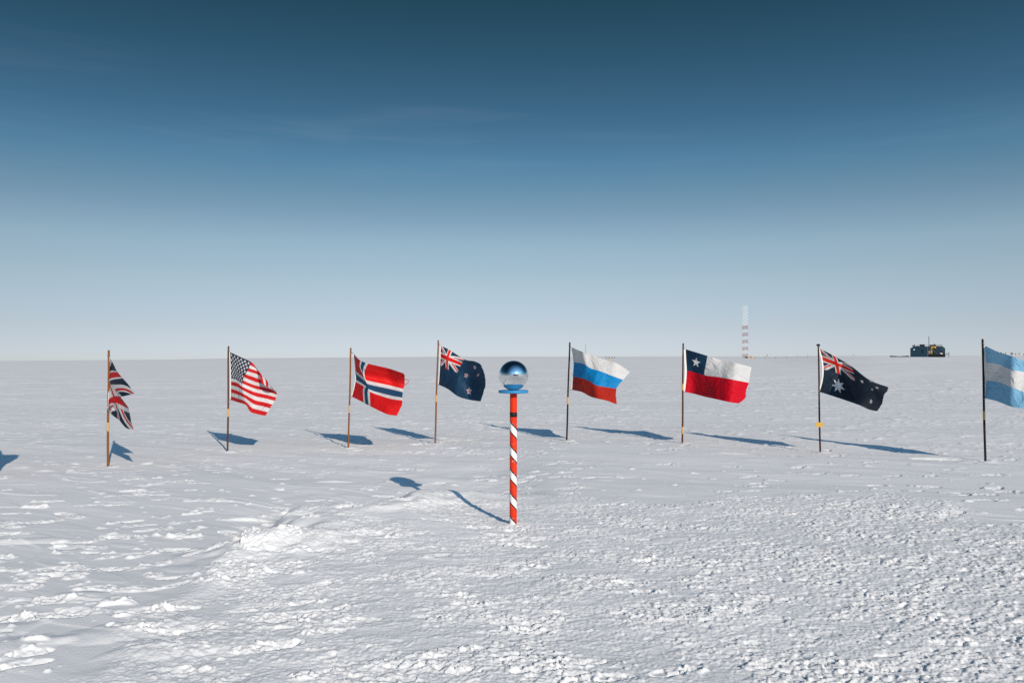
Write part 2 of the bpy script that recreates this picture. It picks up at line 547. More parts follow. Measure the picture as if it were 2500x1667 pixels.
tag(ground, kind='structure')
# is the sheet facing up?
if me.polygons[10].normal.z < 0:
    me.flip_normals()

# ------------------------------------------------------------------ flag designs (u along the fly, v down the hoist)
WHITE = (.62, .62, .62)


def canvas(u, c):
    return np.tile(np.array(c, np.float32), u.shape + (1,))


def put(img, mask, c):
    img[mask] = c


def star(u, v, cu, cv, r, n=5, inner=.4, asp=1.6667, rot=0.0):
    x = (u - cu) * asp; y = -(v - cv)
    a = np.arctan2(x, y) + rot
    d = np.sqrt(x * x + y * y)
    seg = 2 * np.pi / n
    a = np.abs((a + seg / 2) % seg - seg / 2)
    # edge between the tip (angle 0, radius r) and the notch (angle seg/2, radius inner*r)
    x1, y1 = r, 0.0
    x2, y2 = inner * r * math.cos(seg / 2), inner * r * math.sin(seg / 2)
    px, py = d * np.cos(a), d * np.sin(a)
    return (x2 - x1) * (py - y1) - (y2 - y1) * (px - x1) > 0


def union_jack(img, u, v, navy, red, mask=None):
    """u, v in 0..1 over the jack itself"""
    if mask is None: mask = np.ones(u.shape, bool)
    x = u * 60 - 30; y = 15 - v * 30
    put(img, mask, navy)
    L = math.hypot(60, 30)
    d1 = (x * 30 - y * 60) / L     # distance to the rising diagonal
    d2 = (x * 30 + y * 60) / L     # falling diagonal
    put(img, mask & ((np.abs(d1) < 3) | (np.abs(d2) < 3)), WHITE)
    put(img, mask & (((x > 0) & (d1 > 0) & (d1 < 2)) | ((x < 0) & (d1 < 0) & (d1 > -2))), red)
    put(img, mask & (((x < 0) & (d2 > -2) & (d2 < 0)) | ((x > 0) & (d2 > 0) & (d2 < 2))), red)
    put(img, mask & ((np.abs(x) < 5) | (np.abs(y) < 5)), WHITE)
    put(img, mask & ((np.abs(x) < 3) | (np.abs(y) < 3)), red)


def d_uk(u, v):
    im = canvas(u, WHITE); union_jack(im, u, v, (.012, .020, .042), (.50, .012, .014)); return im


def d_usa(u, v):
    im = canvas(u, WHITE)
    put(im, (np.floor(v * 13) % 2) == 0, (.52, .012, .016))
    c = (u < .4) & (v < 7 / 13)
    put(im, c, (.020, .032, .062))
    for r_ in range(9):
        n = 6 if r_ % 2 == 0 else 5
        for k in range(n):
            cu = .4 * (2 * k + 1 + (r_ % 2)) / 12; cv = (7 / 13) * (r_ + 1) / 10
            put(im, star(u, v, cu, cv, .037), (.80, .80, .80))
    return im


def d_nor(u, v):
    x = u * 22; y = v * 16
    im = canvas(u, (.62, .012, .014))
    put(im, ((x > 6) & (x < 10)) | ((y > 6) & (y < 10)), WHITE)
    put(im, ((x > 7) & (x < 9)) | ((y > 7) & (y < 9)), (.010, .062, .135))
    return im


def d_nz(u, v):
    im = canvas(u, (.013, .045, .092))
    union_jack(im, u * 2, v * 2, (.013, .036, .074), (.60, .014, .012), (u < .5) & (v < .5))
    for cu, cv, r_ in ((.75, .17, .062), (.655, .455, .062), (.862, .385, .055), (.75, .815, .078)):
        put(im, star(u, v, cu, cv, r_ * 1.12), WHITE)
        put(im, star(u, v, cu, cv, r_ * .62), (.62, .012, .012))
    return im


def d_rus(u, v):
    im = canvas(u, (.60, .60, .595))
    put(im, v > 1 / 3, (.006, .22, .52)); put(im, v > 2 / 3, (.40, .022, .012))
    return im


def d_chi(u, v):
    im = canvas(u, WHITE)
    put(im, v > .5, (.56, .004, .016))
    put(im, (u < 1 / 3) & (v < .5), (.008, .038, .080))
    put(im, star(u, v, 1 / 6, .25, .125), (.8, .8, .8))
    return im


def d_aus(u, v):
    im = canvas(u, (.018, .031, .052))
    union_jack(im, u * 2, v * 2, (.018, .031, .052), (.62, .020, .012), (u < .5) & (v < .5))
    for cu, cv, r_, n in ((.25, .75, .155, 7), (.75, .17, .055, 7), (.625, .44, .055, 7), (.862, .37, .055, 7), (.75, .83, .060, 7), (.80, .54, .036, 5)):
        put(im, star(u, v, cu, cv, r_, n, .45), (.78, .78, .78))
    return im


def d_arg(u, v):
    im = canvas(u, (.19, .42, .62))
    put(im, (v > 1 / 3) & (v < 2 / 3), (.62, .62, .62))
    return im


# ------------------------------------------------------------------ flag shapes
def hermite(xs, P, xq):
    """smooth interpolation of P (n, ...) given at xs, evaluated at xq"""
    xs = np.array(xs, float); P = np.array(P, float)
    n = len(xs)
    T = np.empty_like(P)
    for i in range(n):
        if i == 0: T[i] = (P[1] - P[0]) / (xs[1] - xs[0])
        elif i == n - 1: T[i] = (P[-1] - P[-2]) / (xs[-1] - xs[-2])
        else:
            h0, h1 = xs[i] - xs[i - 1], xs[i + 1] - xs[i]
            T[i] = ((P[i] - P[i - 1]) / h0 * h1 + (P[i + 1] - P[i]) / h1 * h0) / (h0 + h1)
    k = np.clip(np.searchsorted(xs, xq, side='right') - 1, 0, n - 2)
    h = xs[k + 1] - xs[k]; t = (xq - xs[k]) / h
    sh = (len(xq),) + (1,) * (P.ndim - 1)
    t = t.reshape(sh); h = h.reshape(sh)
    t2, t3 = t * t, t * t * t
    return (2 * t3 - 3 * t2 + 1) * P[k] + (t3 - 2 * t2 + t) * h * T[k] + (-2 * t3 + 3 * t2) * P[k + 1] + (t3 - t2) * h * T[k + 1]


FLAGS = {
 'uk': dict(o=(200, 840, 6.53), u=(0, .25, .42, .58, .75, 1), v=(0, .15, .3, .42, .58, .75, 1), d=d_uk,
  P=[[(440, 210), (512, 335), (556, 425), (648, 540), (728, 628), (840, 785)],
     [(437, 300), (443, 380), (447, 440), (458, 575), (640, 650), (768, 806)],
     [(432, 600), (432, 615), (434, 625), (462, 655), (566, 735), (652, 832)],
     [(418, 940), (455, 890), (500, 872), (545, 852), (578, 850), (620, 842)],
     [(412, 1010), (462, 932), (520, 928), (556, 926), (642, 962), (738, 1010)],
     [(420, 1040), (480, 1010), (556, 1075), (572, 1040), (652, 1125), (775, 1180)],
     [(425, 1062), (498, 1140), (572, 1195), (604, 1222), (692, 1325), (822, 1365)]],
  dy=[[-.03, -.20, -.34, -.47, -.62, -.85], [0, .03, 0, -.15, -.48, -.75], [.05, .07, .05, -.05, -.36, -.70], [-.08, -.12, -.18, -.25, -.40, -.60],
      [-.10, -.20, -.32, -.38, -.50, -.75], [-.08, -.20, -.28, -.36, -.52, -.80], [-.05, -.25, -.40, -.50, -.66, -.90]]),
 'usa': dict(o=(480, 820, 5.226), u=(0, .2, .4, .6, .8, 1), v=(0, .2, .4, .6, .8, 1), d=d_usa,
  P=[[(425, 205), (552, 265), (692, 330), (748, 388), (795, 475), (832, 605)],
     [(430, 325), (530, 365), (655, 432), (778, 474), (885, 550), (905, 650)],
     [(434, 450), (512, 490), (598, 532), (735, 590), (915, 640), (1005, 697)],
     [(436, 572), (515, 590), (588, 640), (740, 705), (890, 740), (1022, 775)],
     [(436, 692), (520, 718), (612, 762), (740, 838), (855, 865), (955, 893)],
     [(435, 815), (525, 845), (628, 880), (685, 965), (785, 999), (878, 1018)]],
  st=(-.7, -.5, -.1, -.4, -.5), sb=(-1.7, -2.4, .7, .3, -.3),
  ex=[[0, 0, 0, -.03, -.10, -.16], [0, 0, 0, 0, -.04, -.14], [0] * 5 + [-.05], [0] * 6, [0] * 6, [0] * 6]),
 'nor': dict(o=(740, 820, 5.2267), u=(0, 6 / 22, 10 / 22, .7, 1), v=(0, .15, .3, .5, .7, 1), d=d_nor,
  P=[[(645, 225), (730, 312), (828, 352), (1078, 410), (1285, 478)],
     [(658, 305), (722, 392), (795, 422), (1082, 490), (1298, 545)],
     [(668, 400), (762, 488), (784, 508), (1087, 578), (1292, 632)],
     [(672, 520), (798, 612), (846, 655), (1086, 712), (1268, 752)],
     [(660, 620), (766, 672), (850, 738), (1086, 838), (1264, 862)],
     [(622, 772), (772, 850), (858, 896), (1052, 990), (1195, 1018)]],
  dy=[[0, -.33, -.42, -.36, -.42], [0, -.30, -.34, -.22, -.30], [0, -.34, -.26, -.14, -.22], [0, -.38, -.46, -.36, -.40], [0, -.32, -.52, -.78, -.70], [0, -.42, -.66, -1.05, -.95]]),
 'nz': dict(o=(1020, 820, 5.6), u=(0, .25, .5, .75, 1), v=(0, .25, .5, .75, 1), d=d_nz,
  P=[[(312, 130), (440, 195), (640, 320), (770, 345), (852, 380)],
     [(309, 262), (405, 305), (597, 385), (778, 470), (897, 470)],
     [(302, 398), (400, 455), (545, 503), (722, 590), (920, 560)],
     [(295, 530), (410, 590), (530, 665), (700, 715), (922, 690)],
     [(285, 665), (410, 725), (550, 825), (705, 872), (858, 895)]],
  st=(-.3, 0, -2.3, -2.2), sb=(-2.3, -2.1, .5, -1.7)),
 'rus': dict(o=(1360, 820, 5.6), u=(0, .2, .4, .6, .8, 1), v=(0, 1 / 3, 2 / 3, 1), d=d_rus,
  P=[[(200, 155), (330, 210), (480, 262), (640, 322), (820, 375), (995, 490)],
     [(230, 360), (360, 382), (450, 440), (590, 482), (750, 545), (905, 600)],
     [(218, 557), (340, 577), (450, 622), (540, 675), (670, 697), (812, 722)],
     [(203, 737), (335, 765), (450, 825), (560, 857), (690, 888), (815, 935)]],
  st=(-2.3, -.3, -.2, -.4, .5), sb=(-1.8, -2.0, -1.6, -.1, -.1)),
 'chi': dict(o=(1630, 820, 5.6), u=(0, .167, .333, .55, .78, 1), v=(0, .25, .5, .75, .9, 1), d=d_chi, head=24,
  P=[[(243, 180), (395, 226), (545, 272), (730, 328), (930, 370), (1145, 425)],
     [(250, 325), (390, 362), (522, 400), (715, 440), (915, 480), (1128, 530)],
     [(258, 470), (378, 502), (497, 537), (700, 562), (905, 600), (1112, 640)],
     [(250, 615), (370, 640), (490, 680), (680, 715), (880, 750), (1074, 740)],
     [(240, 705), (365, 730), (487, 768), (675, 806), (868, 846), (1056, 852)],
     [(232, 765), (360, 790), (485, 825), (670, 865), (850, 905), (972, 922)]],
  st=(-.9, -.6, -.3, -.7, .3), sb=(-.2, -1.6, -2.0, -1.2, 1.0)),
 'aus': dict(o=(1950, 820, 5.227), u=(0, .25, .5, .75, 1), v=(0, .25, .5, .75, 1), d=d_aus, head=15,
  P=[[(262, 154), (450, 255), (668, 383), (905, 562), (1140, 652)],
     [(297, 285), (485, 358), (695, 450), (920, 590), (1132, 700)],
     [(315, 425), (505, 482), (720, 572), (898, 645), (1088, 755)],
     [(302, 570), (505, 635), (745, 722), (930, 790), (1062, 865)],
     [(264, 712), (480, 782), (762, 878), (890, 935), (1000, 960)]],
  st=(-.4, -.8, -2.1, -1.1), sb=(-.5, .3, -2.4, -1.5)),
 'arg': dict(o=(2200, 790, 4.48), u=(0, .18, .33, .53, .76, 1), v=(0, 1 / 3, 2 / 3, 1), d=d_arg, head=17,
  P=[[(920, 242), (1060, 308), (1200, 352), (1344, 410), (1530, 480), (1720, 560)],
     [(931, 425), (1065, 446), (1190, 498), (1344, 532), (1530, 590), (1710, 680)],
     [(931, 622), (1075, 640), (1200, 692), (1344, 745), (1520, 800), (1700, 870)],
     [(918, 815), (1055, 850), (1190, 903), (1344, 932), (1500, 985), (1670, 1060)]],
  st=(-1.8, -1.2, 0, -.4, -.2), sb=(-1.3, -1.5, -.4, -.1, -.2)),
}
FLAG_LABEL = {
 'uk': 'crumpled navy flag with red and white crosses all over, on the leftmost brown pole',
 'usa': 'red and white striped flag with white stars on a navy corner',
 'nor': 'red flag with a white edged blue cross running across it',
 'nz': 'navy flag with small crossed corner design and red stars outlined in white',
 'rus': 'flag of white, bright blue and dark red bands behind the mirror ball marker',
 'chi': 'flag half white half red with one white star on a blue square',
 'aus': 'near black flag with crossed corner design and plain white stars, above a yellow plate',
 'arg': 'pale blue and white banded flag cut off by the right edge',
}


def make_flag(key, spec, Y0, NU=190, NV=120):
    ox, oy, s = spec['o']
    P = np.array(spec['P'], float)
    px = ox + P[..., 0] / s; py = oy + P[..., 1] / s
    nvr, nur = px.shape
    X = (px - 1250) / F * Y0
    if 'dy' in spec:
        dy = np.array(spec['dy'], float)
    else:
        dy = np.zeros_like(X)
        vv = np.array(spec['v'])[:, None]
        sl = np.array(spec['st'])[None] * (1 - vv) + np.array(spec['sb'])[None] * vv
        dy[:, 1:] = np.cumsum(sl * np.diff(X, axis=1), axis=1)
    if 'ex' in spec:
        dy = dy + np.array(spec['ex'], float)
    G = np.stack([px, py, dy], -1)
    uq = np.linspace(0, 1, NU); vq = np.linspace(0, 1, NV)
    G = hermite(spec['v'], G, vq)                       # NV, nur, 3
    G = hermite(spec['u'], np.swapaxes(G, 0, 1), uq)    # NU, NV, 3
    U, V = np.meshgrid(uq, vq, indexing='ij')
    rs = np.random.default_rng(sum(map(ord, key)))
    wr = np.zeros_like(U)
    for k in range(7):        # creases that fan out from the hoist
        ku = rs.uniform(3, 9); kv = rs.uniform(-7, 7); ph = rs.uniform(0, 6.28)
        wr += rs.uniform(.3, 1) * np.sin(ku * U * 2 + kv * V + ph + 1.4 * np.sin(3 * V + ph))
    wr += 1.6 * perlin(U * 5, V * 4 + U * 3, int(rs.integers(50)))
    G[..., 2] += .0095 * wr * (.25 + .75 * np.minimum(1, U * 2))
    G[..., 0] += (U ** 24) * (1.3 * perlin(V * 22, V * 0, 71) + .8 * perlin(V * 60, V * 0, 72))     # worn fly edge
    xs, ys, zs = at(G[..., 0], G[..., 1], Y0 + G[..., 2])
    co = np.stack([xs, ys, zs], -1)
    return co, U, V


def cloth_object(name, co, U, V, design, parent=None, base=(0, 0, 0)):
    NU, NV = U.shape
    c = co - np.array(base)
    idx = np.arange(NU * NV).reshape(NU, NV)
    q = np.stack([idx[:-1, :-1], idx[:-1, 1:], idx[1:, 1:], idx[1:, :-1]], -1).reshape(-1, 4)
    ob = new_mesh(name, c.reshape(-1, 3).tolist(), q.tolist(), CLOTH, parent, True)
    me = ob.data
    # dye: the woven design, smoothed over each cell
    acc = 0
    du, dv = 1 / (NU - 1), 1 / (NV - 1)
    for a in (-.33, 0, .33):
        for b_ in (-.33, 0, .33):
            acc = acc + design(np.clip(U + a * du, 0, .9999), np.clip(V + b_ * dv, 0, .9999))
    acc = acc / 9
    at_ = me.attributes.new('dye', 'FLOAT_COLOR', 'POINT')
    at_.data.foreach_set('color', np.concatenate([acc.reshape(-1, 3), np.ones((NU * NV, 1))], 1).astype(np.float32).ravel())
    uvl = me.uv_layers.new(name='UVMap')
    vi = np.empty(len(me.loops), np.int32); me.loops.foreach_get('vertex_index', vi)
    uvl.data.foreach_set('uv', np.stack([U.ravel()[vi], V.ravel()[vi]], -1).astype(np.float32).ravel())
    return ob


POLE_STYLE = {  # colour, radius (px), band rows (photo y), label
 'uk': ((.215, .082, .024), 2.6, [(1031, 1053)], 'warm brown wooden flagpole, leftmost in the picture, holding the crumpled flag'),
 'usa': ((.090, .039, .022), 2.1, [(998, 1018)], 'dark brown flagpole carrying the stars and stripes'),
 'nor': ((.21, .083, .028), 2.0, [(990, 1008.5)], 'light brown flagpole tilted right, beside the red flag with a blue cross'),
 'nz': ((.20, .080, .030), 1.9, [(966, 983)], 'tilted brown flagpole of the navy flag with red stars, just left of the mirror ball'),
 'rus': ((.026, .017, .014), 2.0, [(971, 989)], 'leaning blackish flagpole of the white, blue and red banded flag'),
 'chi': ((.092, .037, .020), 2.1, [(938, 954), (1044, 1062)], 'brown flagpole with two bare bands, under the flag with one white star'),
 'aus': ((.050, .023, .018), 2.0, [], 'thin dark flagpole with a small yellow plate and a knobbed top'),
 'arg': ((.022, .013, .012), 2.5, [(1001, 1023)], 'black flagpole nearest the right edge, holding the pale blue flag'),
}


def lerp_pole(b, t, y):
    k = (b[1] - y) / (b[1] - t[1])
    return b[0] + (t[0] - b[0]) * k


for key, ((bx, by), (tx, ty)) in PB.items():
    col, rpx, bands, lab = POLE_STYLE[key]
    X0, Y0 = POLES[key]
    gz = ground_z(X0, Y0)
    top = Vector(at(tx, ty, Y0))
    bot = Vector((X0, Y0, gz))
    rad = rpx / F * Y0
    root = empty('flagpole', bot); tag(root, lab, 'flagpole', 'flagpoles in a half ring around the marker')
    d = (top - bot)
    L = d.length; dn = d.normalized()
    mat = wood('stained_pole', col)
    ks = [0]
    for (y0, y1) in bands:
        ks += [(by - y1) / (by - ty), (by - y0) / (by - ty)]
    sh = MB()
    n = 22
    pts = [Vector((0, 0, -.25))] + [d * (k / n) + Vector((.003 * math.sin(k * .33 + bx), .0025 * math.cos(k * .27 + bx), 0)) * (k < n) for k in range(n + 1)]
    rads = [rad] + [rad * (1.06 - .12 * k / n) for k in range(n + 1)]
    sh.tube(pts, rads, 12)
    sh.lathe([(rad * .94, 0), (rad * .8, rad * .5), (rad * .4, rad * .9), (.0005, rad)], 12, tuple(d))
    sh.build('shaft', mat, root, True)
    for (y0, y1) in bands:
        a = (by - y1) / (by - ty); c = (by - y0) / (by - ty)
        q = [d * (a + (c - a) * k / 6) + Vector((.003 * math.sin((a + (c - a) * k / 6) * n * .33 + bx), .0025 * math.cos((a + (c - a) * k / 6) * n * .27 + bx), 0)) for k in range(7)]
        MB().tube(q, rad * 1.11, 12).build('bare_band', M_BAND, root, True)
    if key == 'aus':
        cc = Vector(at(2000.4, 1036.5, Y0 - rad * 1.6)) - bot
        s_ = MB().box(cc.x - .070, cc.x + .070, cc.y - .008, cc.y - .002, cc.z - .042, cc.z + .042)
        sp = s_.build('name_plate', M_SIGN, root)
        fin = MB().tube([d + Vector((-.035, 0, .012)), d + Vector((.03, 0, .012))], .013, 8)
        fin.lathe([(.001, -.02), (.02, -.015), (.022, .01), (.012, .03), (.001, .034)], 12, tuple(d))
        fin.build('finial', M_BLACK, root, True)
    # ---------------- the flag
    spec = FLAGS[key]
    co, U, V = make_flag(key, spec, Y0 - rad * .3)
    base = tuple(co[0, -1])
    fl = cloth_object('flag', co, U, V, spec['d'], None, base)
    fl.location = base
    tag(fl, FLAG_LABEL[key], 'flag', 'flags of different countries on the poles')
    hd = spec.get('head', 1.5 if key == 'uk' else 6) / spec['o'][2] / F * Y0
    e = co[0]                     # hoist edge
    hb = []; hf = []
    for k in range(0, len(e), 3):
        p = Vector(e[k]) - Vector(base)
        for dx, dy_ in ((-hd, -.004), (.004, -.004), (.004, .004), (-hd, .004)):
            hb.append(p + Vector((dx, dy_, 0)))
    nn = len(hb) // 4
    for k in range(nn - 1):
        for a in range(4):
            b_ = (a + 1) % 4
            hf.append((4 * k + a, 4 * k + b_, 4 * k + 4 + b_, 4 * k + 4 + a))
    hf += [(0, 3, 2, 1), (4 * nn - 4, 4 * nn - 3, 4 * nn - 2, 4 * nn - 1)]
    new_mesh('hoist_band', hb, hf, M_ROPE, fl)
    for kk, p in ((0, Vector(e[0])), (1, Vector(e[-1]))):
        y_px = 871 - (p.z - EYE) / Y0 * F
        kpole = max(0.02, min(.99, (p.z + (.03 if kk == 0 else -.01) - bot.z) / d.z))
        pc = d * kpole
        q = p - bot + Vector((-hd * .5, 0, 0))
        ring = [pc + Vector((math.cos(w) * rad * 1.25, math.sin(w) * rad * 1.25, 0)) for w in [2 * math.pi * k / 14 for k in range(15)]]
        mb = MB().tube(ring, .0045, 6, False)
        mb.tube([pc + Vector((rad, -rad * .4, 0)), (pc + q) * .5 + Vector((0, -.01, -.004)), q], .006, 6)
        mb.build('clip', M_STEEL, root, True)
    if key == 'nor':
        lp = [Vector(at(740 + x_ / 5.2267, 820 + y_ / 5.2267, Y0 + float(np.interp(.5, [0, 1], [0, 0])) + (co[-1, 30][1] - Y0))) - Vector(base)
              for x_, y_ in ((1296, 556), (1325, 553), (1345, 566), (1338, 598), (1310, 620), (1286, 640))]
        MB().tube(lp, .006, 6).build('corner_tie', paint('red_cord', (.5, .015, .015), .7), fl, True)

# the flag just outside the left edge, whose shadow lies in the picture
X0, Y0 = POLES['left']
gz = ground_z(X0, Y0)
root = empty('flagpole', (X0, Y0, gz))
tag(root, 'flagpole outside the left edge, seen only by its shadow on the snow', 'flagpole', 'flagpoles in a half ring around the marker')
MB().tube([(0, 0, -.25), (0, 0, 2.02)], .020, 12).build('shaft', wood('stained_pole', (.2, .085, .03)), root, True)
U, V = np.meshgrid(np.linspace(0, 1, 90), np.linspace(0, 1, 60), indexing='ij')
xs = X0 + .03 + .84 * U + .03 * np.sin(9 * V)
ys = Y0 - .40 * U + .10 * np.sin(7 * U + 3 * V) * U
zs = gz + 1.93 - .88 * V - .42 * U ** 1.4 + .10 * np.sin(8 * U + 5 * V) * U
co = np.stack([xs, ys, zs], -1)
fl = cloth_object('flag', co, U, V, lambda u, v: canvas(u, (.45, .02, .02)), None, (X0, Y0, gz + 1.0)); fl.location = (X0, Y0, gz + 1.0)
tag(fl, 'flag outside the left edge, known only by its shadow at the picture border', 'flag', 'flags of different countries on the poles')

# ------------------------------------------------------------------ the striped marker with the mirror ball
mx_, my_ = MARK
gz = ground_z(mx_, my_)
mk = empty('pole_marker', (mx_, my_, gz))
tag(mk, 'red and white spiral striped pole with a mirror ball on a blue disc', 'pole marker')


def rel(px, py):
    return Vector(at(px, py, my_)) - Vector((mx_, my_, gz))


RAD = .0378
topp = rel(1253.6, 960)
z_cap, z_band, z_sp = rel(1253, 1006).z, rel(1253, 1017.5).z, 0
lean = topp.x / topp.z


def shaft(z0, z1, r_):
    return MB().lathe([(r_, z0 + (z1 - z0) * k / 12) for k in range(13)], 56)


M_BARBER = barber_material(.246, .60, .075)
sh = shaft(-.3, z_band, RAD).build('striped_shaft', M_BARBER, mk, True)
cp = shaft(z_cap, topp.z, RAD).build('red_sleeve', M_RED, mk, True)
bd = MB().lathe([(RAD * .98, z_band), (RAD * 1.02, z_band), (RAD * 1.02, z_cap), (RAD * .98, z_cap)], 56).build('black_band', M_BLACK, mk, True)
zc = rel(1254.2, 916.6).z
r_b = .1555
zt = zc - r_b + .003
pr = .158
pl = MB().lathe([(.001, zt - .030), (pr - .010, zt - .030), (pr - .003, zt - .027), (pr, zt - .020), (pr, zt - .010), (pr - .003, zt - .003), (pr - .010, zt), (.001, zt)], 96).build('blue_disc', M_BLUEP, mk, True)
bm_v = []; bm_f = []
ball = MB()
prof = [(max(.0004, r_b * math.sin(math.pi * k / 72)), zc - r_b * math.cos(math.pi * k / 72)) for k in range(73)]
ball.lathe(prof, 144)
bl = ball.build('mirror_ball', M_MIRROR, mk, True)
for o in (sh, cp, bd, pl, bl):
    o.data.transform(__import__('mathutils').Matrix(((1, 0, lean, 0), (0, 1, 0, 0), (0, 0, 1, 0), (0, 0, 0, 1))))

# ------------------------------------------------------------------ upturned block of snow at the edge of the trampled patch
def snow_slab(name, px, py, w, dth, hgt, seed, label):
    """a tilted slab of wind crust: top rises away from the viewer, left side broken off"""
    Y = EYE * F / (py - 871)
    X = (px - 1250) / F * Y
    z0 = ground_z(X, Y)
    n = 70
    us = np.linspace(-1, 1, n)
    A_, B_ = np.meshgrid(us, us, indexing='ij')
    x_, y_ = A_.ravel(), B_.ravel()
    # square grid to a ragged rounded outline
    rr_ = np.maximum(np.abs(x_), np.abs(y_)); ln = np.hypot(x_, y_) + 1e-6
    ux, uy = x_ / ln, y_ / ln
    out = 1 + .20 * perlin(ux * 1.6, uy * 1.6, seed) + .12 * perlin(ux * 4, uy * 4, seed + 1)
    gx, gy = ux * rr_ * out, uy * rr_ * out
    c_, s_ = math.cos(.25), math.sin(.25)
    lx, ly = gx * w / 2, gy * dth / 2
    wx_, wy_ = X + lx * c_ - ly * s_, Y + lx * s_ + ly * c_
    gnd = snow_height(wx_, wy_) - z0
    ramp = np.clip(.50 + .52 * gy - .34 * gx, 0, 1.1)
    top = hgt * ramp + ramp * (.03 * perlin(gx * 1.7, gy * 1.7, seed + 2) + .03 * np.abs(perlin(gx * 4.5, gy * 4, seed + 3)) + .012 * shards(gx * 5, gy * 5, 4) + .006 * np.abs(perlin(gx * 12, gy * 11, seed + 4))) - .012
    edge_ = sstep(1.0, .93, rr_ + .05 * perlin(gx * 6, gy * 6, seed + 5))
    z_ = gnd - .06 + (top + .06) * edge_
    v = np.stack([lx, ly, z_], -1)
    idx = np.arange(n * n).reshape(n, n)
    f = np.stack([idx[:-1, :-1], idx[1:, :-1], idx[1:, 1:], idx[:-1, 1:]], -1).reshape(-1, 4)
    ob = new_mesh(name, v.tolist(), f.tolist(), SNOW, None, True)
    ob.location = (X, Y, z0)
    ob.rotation_euler = (0, 0, .25)
    tag(ob, label, 'snow block')
    return ob


snow_slab('snow_block', 668, 1345, .56, .64, .085, 41, 'big broken white block of snow at the left edge of the trampled patch')

# ------------------------------------------------------------------ far things
def gpos(px, Y):
    x = (px - 1250) / F * Y
    return Vector((x, Y, float(far_height(np.array([x]), np.array([float(Y)]))[0])))


M_TEAL = paint('dark_teal_cladding', (.010, .036, .062), .8, 0, .12, 1.5)
M_TEAL2 = paint('lighter_teal_cladding', (.022, .060, .092), .8, 0, .12, 1.5)
M_DARK = paint('dark_steel', (.018, .020, .025), .6, 0, .2, 2)
M_YEL = paint('yellow_duct', (.62, .34, .04), .45, 0, .08, 3)
M_RUST = paint('brown_rails', (.10, .055, .035), .7, 0, .2, 3)
M_WHITEP = paint('white_paint', (.78, .78, .77), .5, 0, .05, 3)
M_TRIM = paint('pale_trim', (.06, .11, .15), .5, 0, .05, 3)
M_GLASS = paint('dark_window', (.008, .012, .018), .1, 0, .1, 3)
M_REDSTEEL = paint('red_steel', (.27, .10, .10), .6, 0, .1, .5)
M_GREYB = paint('grey_shingle_wall', (.10, .11, .12), .6, 0, .2, .4)
M_ORANGE = paint('faded_orange', (.62, .28, .08), .6, 0, .1, 1)

Yb = 350.0
k_ = Yb / F
base = gpos(2222.3, Yb)
bd = empty('research_building', base)
bd.rotation_euler = (0, 0, -math.atan2(base.x, base.y))
tag(bd, 'dark blue research building with yellow duct, stairs and roof rails on the horizon', 'building')
S = k_  # metres per photograph pixel


def X_(cx): return (2190 + cx / 14.7 - 2222.3) * S * math.cos(math.atan2(base.x, base.y))
def Z_(cy): return (871.2 - (800 + cy / 14.7)) * S


MB().prism([(X_(475), -.6), (X_(1075), -.6), (X_(1075), Z_(665)), (X_(600), Z_(665)), (X_(475), Z_(735))], 0, 6.5).build('wall', M_TEAL, bd)
MB().box(X_(1078), X_(1104), -.05, 6.3, -.6, Z_(670)).build('corner_trim', M_TRIM, bd)
MB().prism([(X_(1106), -.4), (X_(1720), -.4), (X_(1720), Z_(735)), (X_(1620), Z_(655)), (X_(1106), Z_(655))], 3.4, 9).build('rear_wall', M_TEAL2, bd)
MB().box(X_(812), X_(995), .4, 2.6, Z_(662), Z_(590)).build('roof_housing', M_DARK, bd)
MB().box(X_(545), X_(640), .4, 2.0, Z_(662), Z_(625)).box(X_(610), X_(640), .6, 1.2, Z_(624), Z_(592)).build('vent', M_DARK, bd)
MB().box(X_(655), X_(800), .5, 3.0, Z_(662), Z_(648)).build('roof_hatch', M_DARK, bd)
MB().box(X_(588), X_(640), -.06, -.003, Z_(797), Z_(765)).build('window', M_WHITEP, bd)
MB().box(X_(880), X_(935), -.06, -.003, Z_(900), Z_(790)).build('window', M_GLASS, bd)
dk = MB().box(X_(1106), X_(1720), .2, 3.2, Z_(975), Z_(942))
for cx in (1120, 1240, 1360, 1480, 1600, 1700):
    dk.box(X_(cx), X_(cx + 14), .3, .5, -.6, Z_(976)); dk.box(X_(cx), X_(cx + 14), 2.8, 3.0, -.6, Z_(976))
for cx in (1134, 1254, 1374, 1494, 1614):
    dk.tube([(X_(cx), .4, Z_(1030)), (X_(cx + 100), .4, Z_(985))], .07, 6)
dk.box(X_(1106), X_(1716), .32, .42, Z_(1012), Z_(1000))
dk.box(X_(1722), X_(1850), .4, 1.6, Z_(957), Z_(940))
dk.box(X_(1828), X_(1845), .5, .7, -.6, Z_(865)); dk.box(X_(1770), X_(1780), .5, .6, Z_(940), Z_(880))
dk.build('deck', M_DARK, bd)
st = MB()
for off in (0, 135):
    st.prism([(X_(1270 + off), Z_(700)), (X_(1330 + off), Z_(700)), (X_(1545 + off), Z_(942)), (X_(1490 + off), Z_(942))], .5 + off * .006, .62 + off * .006)
st.tube([(X_(1390), .4, Z_(660)), (X_(1640), .4, Z_(920))], .06, 6)
st.build('staircase', M_DARK, bd)
MB().box(X_(1125), X_(1215), 3.25, 3.37, Z_(940), Z_(770)).build('door', paint('grey_door', (.34, .33, .32), .5), bd)
MB().tube([(X_(1228), 1.6, Z_(938)), (X_(1228), 1.6, Z_(715)), (X_(1240), 1.6, Z_(700)), (X_(1390), 1.6, Z_(700))], .36, 12).build('yellow_duct', M_YEL, bd, True)
rl = MB()
